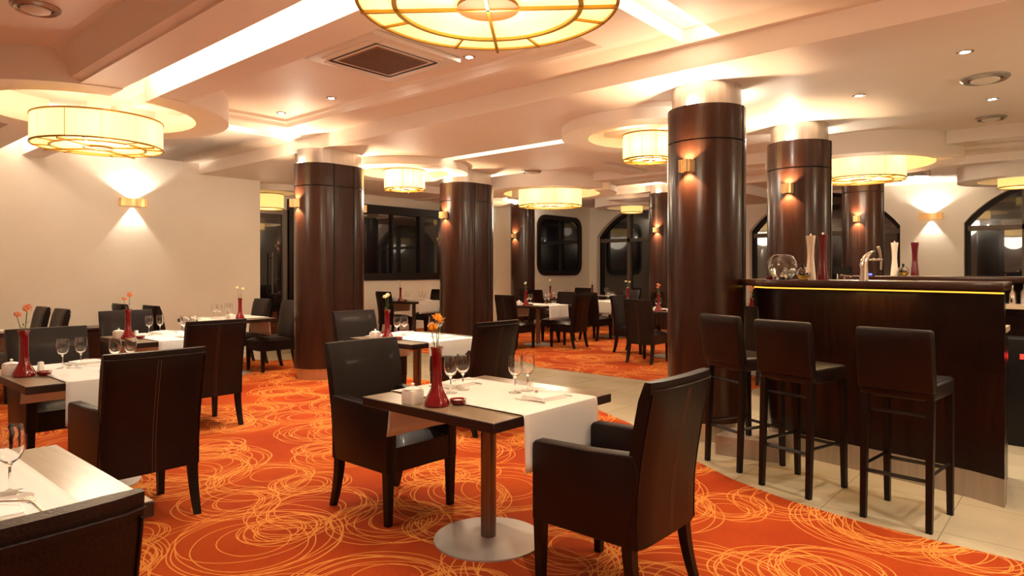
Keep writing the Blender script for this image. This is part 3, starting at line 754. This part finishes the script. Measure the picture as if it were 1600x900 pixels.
def make_shaker():
    t_ = thing('salt_shaker', '', 'shaker')
    MB().prism([(-.016, -.016), (.016, -.016), (.016, .016), (-.016, .016)], 0, .06, [(-.013, -.013), (.013, -.013), (.013, .013), (-.013, .013)]).build('shaker_body', 'china', t_, bevel=.004)
    MB().lathe([(0, .0605), (.006, .0605), (.006, .0625), (0, .063)], 10).build('cap_holes', 'ring', t_)
    return t_
shaker0 = make_shaker()
def make_candle():
    t_ = thing('candle_dish', '', 'candle dish'); t_.scale = (1.15, 1.15, 1.1)
    MB().lathe([(0, 0), (.022, 0), (.030, .006), (.037, .024), (.034, .025), (.026, .012), (0, .010)], 28).build('dish', 'redglass', t_)
    MB().lathe([(0, .010), (.02, .010), (.02, .019), (0, .019)], 16).build('tealight', 'china', t_)
    return t_
candle0 = make_candle()
def make_napkin():
    b = MB(); 
    for k, (s, z) in enumerate(((1, 0), (.965, .006), (.93, .012))):
        b.box(-.09 * s, -.075 * s, z, .09 * s, .075 * s, z + .0062)
    b.add([(-.08, -.065, .0185), (.08, -.06, .0185), (.05, .06, .024), (-.06, .055, .021)], [(0, 1, 2, 3)])
    return b.build('napkin', 'napkin', bevel=.0015, seg=1)
napkin0 = make_napkin()
def make_fork():
    b = MB(); b.tube([(0, -.09, .002), (0, -.03, .004), (0, .03, .003), (0, .05, .004)], .0028, 6)
    b.box(-.010, .045, .003, .010, .062, .006)
    for k in range(4): b.box(-.010 + .0055 * k, .06, .003, -.0065 + .0055 * k, .095, .0055)
    return b.build('fork', 'silver')
def make_knife():
    b = MB(); b.tube([(0, -.1, .004), (0, 0, .004)], .004, 6); b.prism([(-.006, 0), (.007, 0), (.008, .06), (.002, .10), (-.006, .085)], .002, .0045)
    return b.build('knife', 'silver')
def make_spoon():
    b = MB(); b.tube([(0, -.08, .002), (0, 0, .005), (0, .035, .003)], .0026, 6)
    b.lathe([(0, 0), (.009, .001), (.014, .005), (.013, .0055), (.008, .0025), (0, .0015)], 16, (0, .05, .0))
    return b.build('spoon', 'silver')
fork0, knife0, spoon0 = make_fork(), make_knife(), make_spoon()
FIRST = set()
def place(src, loc, rz, label, cat, group):
    """the first call moves the source itself, later ones copy it"""
    if src.name not in FIRST:
        FIRST.add(src.name); LATER.append((src, loc, rz, label, cat, group)); return
    o = dup(src, loc, rz, label, group); o['category'] = cat
LATER = []

def table(x, y, T, kind=0, rot=0, settings=(1, 1), full=True, turn=0):
    """T = words that single the table out; turn rotates the whole setting in degrees"""
    place(table0, (x, y, .006), radians(turn), 'square dark pedestal table, %s' % T, 'table', 'square dining tables')
    a = radians(turn)
    def P(px, py, z=0): return (x + px * cos(a) - py * sin(a), y + px * sin(a) + py * cos(a), .0065 + z)
    place(runner0, P(0, 0), a, 'white linen runner over the %s' % T, 'table runner', 'white table runners')
    place(vases[kind], P(-.365, .0, .75), a + .4, 'tall red vase of %s flowers on the %s' % (('peach', 'orange', 'cream')[kind], T), 'vase', 'red bud vases')
    place(pot0, P(-.40, .135, .75), a + .1, 'white lidded sugar bowl on the %s' % T, 'sugar bowl', 'white sugar bowls')
    place(shaker0, P(-.25, .12, .7575), a + .3, 'white square salt shaker on the %s' % T, 'shaker', 'white shakers')
    place(candle0, P(-.275, -.055, .7505), a, 'round red candle dish on the %s' % T, 'candle dish', 'red candle dishes')
    for sd, on in zip((1, -1), settings):
        if not on: continue
        E = ('far', 'near')[sd < 0] if turn == 0 else ('left', 'right')[sd < 0]
        gl = ((-.12, .16), (-.01, .18)) if sd > 0 else ((.11, -.09), (.20, -.10))
        for i, (gx, gy) in enumerate(gl):
            place(glass0, P(gx, gy, .757), 0, '%s wine glass of the %s setting on the %s' % (('left', 'right')[i], E, T), 'wine glass', 'wine glasses')
        nx, ny = (.06, .31) if sd > 0 else (.10, -.29)
        place(napkin0, P(nx, ny, .757), a + (.12 if sd > 0 else -.1), 'folded white napkin of the %s setting on the %s' % (E, T), 'napkin', 'folded napkins')
        if full:
            place(fork0, P(nx - .12 * sd, ny, .758), a + (pi if sd > 0 else 0), 'fork of the %s setting on the %s' % (E, T), 'fork', 'forks')
            place(knife0, P(nx + .115 * sd, ny + .0, .758), a + (pi if sd > 0 else 0), 'knife of the %s setting on the %s' % (E, T), 'knife', 'knives')
            place(spoon0, P(nx + .04, ny - .02 * sd, .7825), a + .9, 'spoon lying on the napkin of the %s setting, %s' % (E, T), 'spoon', 'spoons')

T1 = 'front centre table'; T2 = 'table behind the front centre one'; T3 = 'second table on the left'; T4 = 'front left table with peach flowers'
T5 = 'four seat table beside the left wall'; T6 = 'table cut by the left edge'; T7 = 'nearest table, bottom left corner'
T8 = 'table below the long dark window'; T9 = 'table right of the central column'; T10 = 'far table against the big column'
T11 = 'far table left of the big column'; T12 = 'far table under the rounded window'; T13 = 'farthest table by the left arch'; T14 = 'table glimpsed between column and bar'
table(2.53, 2.37, T1, 1); table(4.25, 4.93, T2, 2); table(2.70, 6.86, T3, 0); table(1.46, 4.93, T4, 0); table(.29, 2.46, T7, 0)
table(4.22, 8.8, T5, 2, full=False, turn=90); table(1.32, 8.95, T6, 0, full=False, turn=90)
table(9.3, 10.9, T8, 2, full=False); table(9.75, 7.85, T9, 2, full=False); table(9.80, 5.15, T10, 0, full=False)
table(11.95, 7.6, T11, 2, full=False, turn=90); table(12.55, 9.45, T12, 2, full=False); table(14.2, 9.4, T13, 2, full=False); table(9.0, 3.35, T14, 0, full=False)
ga = 'armchairs at the two seat tables'; gs = 'armless chairs at the far tables'
# chairs: (kind, x, y, facing)
chair('a', 2.55, 1.595, 90, 'large armchair in front, back to camera, right of the front centre table', ga)
chair('a', 2.52, 3.15, -90, 'armchair behind the front centre table, facing the camera', ga)
chair('a', 4.22, 4.14, 90, 'armchair with its back to camera at the table behind the front centre one', ga)
chair('a', 4.28, 5.71, -90, 'armchair facing camera in front of the wide left column', ga)
chair('a', 2.68, 6.07, 90, 'armchair with back to camera at the second table on the left', ga)
chair('a', 2.68, 7.64, -90, 'armchair facing camera beyond the second table on the left', ga)
chair('a', 1.45, 4.14, 90, 'armchair with back to camera at the front left table', ga)
chair('a', 1.48, 5.71, -90, 'armchair facing camera beyond the front left table', ga)
chair('a', .25, 1.73, 90, 'armchair back cut off in the bottom left corner', ga)
chair('a', .30, 3.24, -90, 'armchair beyond the nearest corner table, outside the left edge', ga)
chair('s', 4.84, 8.72, 180, 'chair right of the wall side table, nearer the camera', gs)
chair('s', 4.84, 9.55, 180, 'chair right of the wall side table, nearer the wall', gs)
chair('s', 3.55, 8.78, 0, 'chair left of the wall side table, nearer the camera', gs)
chair('s', 3.45, 9.55, 0, 'chair left of the wall side table, nearer the wall', gs)
chair('s', 2.00, 8.75, 180, 'right one of two chair backs against the wall at far left', gs)
chair('s', 1.98, 9.42, 180, 'left one of two chair backs against the wall at far left', gs)
chair('s', 8.78, 10.9, 0, 'chair left of the table below the long window', gs)
chair('s', 9.45, 10.22, 90, 'chair with back to camera at the table below the long window', gs)
chair('s', 10.05, 11.25, 180, 'chair right of the table below the long window', gs)
chair('s', 9.02, 7.78, 0, 'chair just right of the central column, facing right', gs)
chair('s', 9.80, 7.16, 90, 'chair with back to camera at the table right of the central column', gs)
chair('s', 10.52, 7.95, 180, 'chair on the far side of the table right of the central column', gs)
chair('s', 9.00, 5.10, 0, 'brown chair with back to camera nearest the big column, on far carpet', gs)
chair('s', 9.86, 5.86, -90, 'chair behind the brown one, showing its curved front', gs)
chair('s', 10.55, 5.1, 180, 'chair facing left behind the big column', gs)
chair('s', 11.22, 7.55, 0, 'dark chair with back to camera in the middle of the far tables', gs)
chair('s', 12.60, 7.72, 180, 'light reflecting chair back left of the far arch column', gs)
chair('s', 12.05, 6.88, 90, 'dark chair right of the light reflecting one by the far column', gs)
chair('s', 11.82, 9.4, 0, 'chair left of the far table under the rounded window', gs)
chair('s', 13.28, 9.5, 180, 'chair right of the far table under the rounded window', gs)
chair('s', 12.5, 10.18, -90, 'chair behind the far table under the rounded window', gs)
chair('s', 14.2, 8.65, 90, 'chair at the farthest table by the left arch', gs)
chair('s', 8.28, 3.25, 0, 'chair glimpsed in the gap between big column and bar', gs)
for o, loc, rz, label, group in PEND:
    o.location = loc; o.rotation_euler = (0, 0, rz); o['label'] = label; o['group'] = group
for o, loc, rz, label, cat, group in LATER:
    o.location = loc; o.rotation_euler = (0, 0, rz); tag(o, label, cat, group)

# sideboard by the left wall
t_ = thing('sideboard', 'low dark wood sideboard against the left wall behind the chairs', 'sideboard', (2.9, YL - .28, .006))
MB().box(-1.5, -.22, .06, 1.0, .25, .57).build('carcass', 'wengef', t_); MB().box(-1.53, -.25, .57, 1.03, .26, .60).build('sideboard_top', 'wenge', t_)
for k in range(4): MB().box(-1.48 + .62 * k, -.235, .09, -.90 + .62 * k, -.218, .55).build('door', 'wenge', t_)
MB().box(-1.45, -.18, 0, .95, .24, .06).build('plinth', 'black', t_)

# ------------------------------------------------------------------ bar
t_ = thing('bar_counter', 'curved dark wood bar counter with glowing yellow strip under the top', 'bar counter')
fr = [(4.87, .38), (4.95, .55), (5.02, .80), (5.09, 1.10), (5.16, 1.45), (5.22, 1.70), (5.30, 1.87), (5.42, 1.97), (5.58, 1.99), (5.70, 1.92)]
def front(off, left=0):
    out = []
    for i, (x, y) in enumerate(fr):
        a = Vector(fr[min(i + 1, len(fr) - 1)]) - Vector(fr[max(i - 1, 0)]); nrm = Vector((-a.y, a.x)).normalized()
        k = left * max(0, (i - 4) / 5)
        out.append((x + nrm.x * (off + k), y + nrm.y * (off + k) if i else y))
    return out
def solid(off, left, backx=None): return front(off, left) + ([(5.70, .38)] if backx is None else [(backx, fr[-1][1] - .1), (backx, .38)])
inner_ = [(x + .13, y) for x, y in fr[:6]]
shell_b = front(0, 0); shell_t = front(.03, .10)
b = MB()
def shell(b, lo, hi, z0, z1, th=.10):
    n = len(lo)
    def ins(p):
        o = []
        for i, (x, y) in enumerate(p):
            a = Vector(p[min(i + 1, n - 1)]) - Vector(p[max(i - 1, 0)]); nr = Vector((-a.y, a.x)).normalized(); o.append((x - nr.x * th, y - nr.y * th if i else y))
        return o
    li, hi_ = ins(lo), ins(hi)
    vs = [(x, y, z0) for x, y in lo] + [(x, y, z1) for x, y in hi] + [(x, y, z0) for x, y in li] + [(x, y, z1) for x, y in hi_]; fs = []
    for i in range(n - 1):
        j = i + 1; fs += [(i, j, n + j, n + i), (2 * n + i, 3 * n + i, 3 * n + j, 2 * n + j), (i, 2 * n + i, 2 * n + j, j), (n + i, n + j, 3 * n + j, 3 * n + i)]
    fs += [(0, n, 3 * n, 2 * n), (n - 1, 3 * n - 1, 4 * n - 1, 2 * n - 1)]
    return b.add(vs, fs, True)
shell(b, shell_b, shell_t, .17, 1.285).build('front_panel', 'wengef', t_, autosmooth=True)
shell(MB(), front(-.004, 0), front(.0, 0), 0, .17).build('kick_plate', 'kick', t_, autosmooth=True)
ct = front(.11, .16); ctp = ct + [(5.78, 1.75), (5.62, 1.4), (5.50, 1.0), (5.42, .7), (5.38, .38)]
MB().prism(ctp, 1.285, 1.336).build('counter_top', 'wenge', t_, bevel=.006)
shell(MB(), front(.040, .11)[:9], front(.040, .11)[:9], 1.268, 1.277, .012).build('led_strip', 'ledy', t_)
shell(MB(), front(-.10, 0), front(-.10, 0), .0, .98, .03).build('inner_panel', 'black', t_)
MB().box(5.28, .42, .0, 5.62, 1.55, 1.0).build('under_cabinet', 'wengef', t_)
MB().box(5.27, .41, 1.0, 5.64, 1.56, 1.035).build('worktop', 'worktop', t_)
# low metal skirt joining column and bar
b = MB(); lo = [(5.20, 2.165), (5.21, 2.05), (5.235, 1.9), (5.26, 1.78)]; shell(b, lo, lo, 0, .145, .35).build('link_plinth', 'kick', t_)
for k, yy in enumerate((1.5, 1.1, .7)):
    light('AREA', (5.0 - (.1 - .07 * k), yy, 1.258), 1.6, (1, .60, .14), t_, size=.4, sy=.02, rot=(0, 0, radians(75)))
# bar-top items
Z = 1.3365
t2 = thing('fish_bowl', 'round glass bowl of water, shells and dark pebbles on the bar', 'glass bowl', (5.31, 1.82, Z))
prof = []
R = .112
for k in range(15):
    a = radians(-64 + (122) * k / 14); prof.append((R * cos(a), .1 + R * sin(a)))
outer = [(0, 0), (.05, 0)] + prof; inner = [((r - .004), z) for r, z in prof[::-1]] + [(0, .006)]
MB().lathe(outer + inner, 40).build('bowl_glass', 'glass', t2)
wp = [(0, .0065)] + [(r - .0045, z) for r, z in prof if z < .105]; wp += [(0, wp[-1][1])]
MB().lathe(wp, 40).build('water', 'water', t2)
rr = random.Random(2); b = MB(); c_ = MB()
for k in range(26):
    a = rr.uniform(0, 6.28); r = rr.uniform(.0, .055); (b if k % 2 else c_).sphere((r * cos(a), r * sin(a), .018 + .010 * rr.random()), rr.uniform(.007, .012), 5)
for k in range(18):
    a = rr.uniform(-.9, .9) - .6; r = rr.uniform(.03, .07); b.sphere((r * cos(a), r * sin(a), .04 + .04 * rr.random()), rr.uniform(.008, .013), 5, .7)
b.build('shells', 'pebble', t2); c_.build('pebbles', 'dpebble', t2)
t2 = thing('red_dish', 'small red dish left of the glass bowl on the bar', 'dish', (5.36, 1.935, Z)); MB().lathe([(0, 0), (.022, 0), (.036, .02), (.034, .021), (.02, .006), (0, .005)], 24).build('dish', 'redglass', t2); MB().lathe([(0, .006), (.016, .006), (.016, .014), (0, .014)], 12).build('tealight', 'redmill', t2)
def cruet(x, y, z, s, where):
    t2 = thing('oil_cruet', 'round two chamber oil and vinegar cruet, %s' % where, 'cruet', (x, y, z), 0, 'glass cruets'); t2.scale = (s, s, s)
    MB().lathe([(0, 0), (.03, 0), (.045, .02), (.05, .045), (.045, .07), (.025, .088), (.014, .095), (.012, .095), (.022, .086), (.042, .068), (.047, .045), (.042, .021), (.028, .003), (0, .003)], 28).build('flask', 'glass', t2)
    MB().lathe([(0, .0035), (.027, .0035), (.0415, .022), (.0455, .036), (0, .036)], 24).build('oil', 'oil', t2)
    MB().lathe([(0, .038), (.034, .038), (.036, .055), (0, .056)], 24).build('vinegar', 'vinegar', t2)
    for sx in (-1, 1): MB().tube([(sx * .010, 0, .088), (sx * .03, 0, .118)], .008, 8, .006).build('stopper', 'black', t2)
cruet(5.12, 1.60, Z, 1, 'beside the cream mill on the bar')
def mill(x, y, z, h, m, label):
    t2 = thing('pepper_mill', label, 'mill', (x, y, z), 0, 'tall waisted mills')
    s = h / .34
    MB().lathe([(0, 0), (.036, 0), (.036, .01), (.033, .05), (.025, .13), (.023, .18), (.026, .25), (.034, .322), (.034, .33), (0, .33)], 32).build('mill_body', m, t2); MB().lathe([(0, .33), (.006, .33), (.007, .34), (.004, .347), (0, .348)], 14).build('knob', 'chrome', t2)
    t2.scale = (s, s, s)
mill(5.29, 1.60, Z, .345, 'creammill', 'cream pepper mill on the front bar beside the glass bowl'); mill(5.21, 1.49, Z, .345, 'redmill', 'dark red pepper mill on the front bar')
mill(7.14, 1.40, 1.356, .325, 'creammill', 'cream pepper mill on the back counter'); mill(7.24, 1.25, 1.356, .325, 'redmill', 'dark red pepper mill on the back counter')
cruet(7.13, 1.325, 1.356, .95, 'between the mills on the back counter')
t2 = thing('beer_tap', 'chrome curved beer tap standing on the bar', 'beer tap', (5.36, 1.25, Z), radians(-49))
MB().loft([[(x0 + r * cos(2 * pi * k / 16), r * .8 * sin(2 * pi * k / 16), z) for k in range(16)] for x0, r, z in ((0, .034, 0), (0, .030, .05), (-.0, .030, .10), (.006, .029, .14), (.02, .027, .175), (.045, .022, .20), (.075, .012, .215))]).build('tower', 'chrome', t2)
b = MB(); b.tube([(.02, 0, .145), (.135, 0, .15)], .009, 10); b.tube([(.06, 0, .146), (.075, 0, .147)], .014, 10); b.tube([(.10, 0, .148), (.112, 0, .149)], .014, 10); b.build('faucet', 'chrome', t2)
MB().tube([(.128, 0, .155), (.125, 0, .075)], .007, 8).build('spout', 'chrome', t2); MB().tube([(.125, 0, .155), (.118, 0, .20), (.105, 0, .245)], .007, 8, .011).build('tap_handle', 'silver', t2)
t2 = thing('card_holder', 'small black card sign on a chrome stand beside the red mill', 'sign holder', (5.32, 1.42, Z), radians(-49))
MB().box(-.015, -.006, 0, .015, .01, .004).build('stand_foot', 'chrome', t2); MB().box(-.004, -.003, .0, .004, .003, .09).build('stand_leg', 'chrome', t2); MB().box(-.03, -.005, .045, .11, -.003, .098).build('sign_board', 'black', t2)
t2 = thing('sink_mixer', 'low chrome mixer tap behind the card sign', 'tap', (5.43, 1.40, Z), radians(-49)); MB().tube([(0, 0, 0), (0, 0, .03), (.05, 0, .02)], .009, 8).build('spout', 'chrome', t2); MB().tube([(0, 0, .03), (-.03, 0, .038)], .005, 8).build('lever', 'chrome', t2)
# back counter
t_ = thing('back_counter', 'long dark back counter behind the bar with open shelf', 'counter', (7.0, 0, 0))
MB().box(0, -2.6, 1.30, .55, 1.86, 1.352).build('counter_top', 'wenge', t_, bevel=.004); MB().box(.05, -2.6, 0, .5, 1.84, 1.08).build('cabinet', 'wengef', t_); MB().box(.35, -2.6, 1.12, .5, 1.84, 1.30).build('rear_panel', 'framed', t_)
MB().box(0, -2.6, 1.08, .5, 1.84, 1.12).build('shelf', 'worktop', t_); MB().box(.0, 1.78, 1.12, .5, 1.84, 1.30).build('end_panel', 'wengef', t_)
t2 = thing('indicator_box', 'small black device with blue glow on the back counter', 'device', (7.12, 1.62, 1.3525)); MB().box(-.03, -.05, 0, .03, .05, .035).build('casing', 'black', t2); MB().box(-.032, -.04, .008, -.0305, .04, .026).build('display', 'bluelight', t2)
for k, (yy, hh, nm) in enumerate(((.50, .16, 'first'), (.42, .17, 'second'), (.30, .15, 'third'), (.22, .16, 'fourth'))):
    t2 = thing('bar_bottle', 'slim bottle on the back counter shelf, %s from the bar end' % nm, 'bottle', (7.10 + .03 * (k % 2), yy, 1.1205), 0, 'bottles on the back counter shelf')
    MB().lathe([(0, 0), (.026, 0), (.027, .01), (.027, hh * .6), (.010, hh * .78), (.010, hh), (0, hh)], 18).build('bottle_body', ('silver', 'cloth', 'vinegar', 'silver')[k], t2); MB().lathe([(0, hh), (.012, hh), (.012, hh + .008), (0, hh + .008)], 12).build('cap', 'black', t2)
t2 = thing('steel_cup', 'small steel cup standing on the pale worktop at the bar end', 'cup', (5.33, .45, 1.0355)); MB().lathe([(0, 0), (.02, 0), (.024, .06), (.022, .06), (.018, .004), (0, .004)], 20).build('cup_body', 'chrome', t2); MB().tube([(.024, 0, .05), (.042, 0, .04), (.038, 0, .02), (.022, 0, .012)], .003, 6).build('handle', 'chrome', t2)
t2 = thing('coffee_machine', 'dark appliance with red lit display behind the bar end', 'appliance', (6.85, .30, 0)); MB().box(-.2, -.3, 0, .12, .25, .86).build('housing', 'black', t2, bevel=.01); MB().box(-.205, -.16, .70, -.2005, .12, .74).build('display', 'redlight', t2)

# ------------------------------------------------------------------ bar stools (seat faces local +X)
def make_stool():
    t_ = thing('bar_stool', '', 'bar stool')
    b = MB(); b.box(-.20, -.19, .70, .19, .19, .80); b.build('seat', 'leather', t_, bevel=.022, seg=3)
    bm = MB(); rows = 6; rings = []
    for k in range(rows + 1):
        v = k / rows; z = .745 + .345 * v; x = -.185 - .05 * v; th = .034 * (1 if v < .95 else .7)
        rings.append([(x - th, -.192, z), (x + th, -.192, z), (x + th, .192, z), (x - th, .192, z)])
    bm.loft(rings, False).build('backrest', 'leather', t_, bevel=.014, seg=3)
    for sx in (-1, 1):
        for sy in (-1, 1):
            leg(sx * .175, sy * .165, .71, .020, .015, dx=(-.03 if sx < 0 else .02), dy=0).build('leg', 'legwood', t_)
    def bar(p, q, r=.011): return MB().tube([p, q], r, 4)
    bar((-.19, -.165, .27), (-.19, .165, .27)).build('stretcher', 'legwood', t_)
    bar((.185, -.165, .27), (.185, .165, .27)).build('stretcher', 'legwood', t_)
    bar((-.19, -.165, .30), (.185, -.165, .30)).build('stretcher', 'legwood', t_)
    bar((-.19, .165, .30), (.185, .165, .30)).build('stretcher', 'legwood', t_)
    bar((-.18, -.165, .62), (-.18, .165, .62), .009).build('stretcher', 'legwood', t_)
    return t_
s0 = make_stool()
spec = [(4.77, 1.90, -25, 'leftmost bar stool, standing beside the big column'), (4.51, 1.41, -15, 'middle bar stool of three at the bar'), (4.36, .79, -6, 'rightmost bar stool, nearest the camera')]
for i, (x, y, a, lab) in enumerate(spec[1:]): dup(s0, (x, y, 0), radians(a), lab, 'bar stools')
s0.location = (spec[0][0], spec[0][1], 0); s0.rotation_euler = (0, 0, radians(spec[0][2])); s0['label'] = spec[0][3]; s0['group'] = 'bar stools'
# unseen spots added as fill light for the stools and the front tables
for x, y, q in ((3.2, -.9, 'unseen, added as fill on the bar side'), (1.2, .6, 'unseen, added as fill above the viewpoint')): downlight(x, y, ZC, q, power=P_DOWN * 1.3)
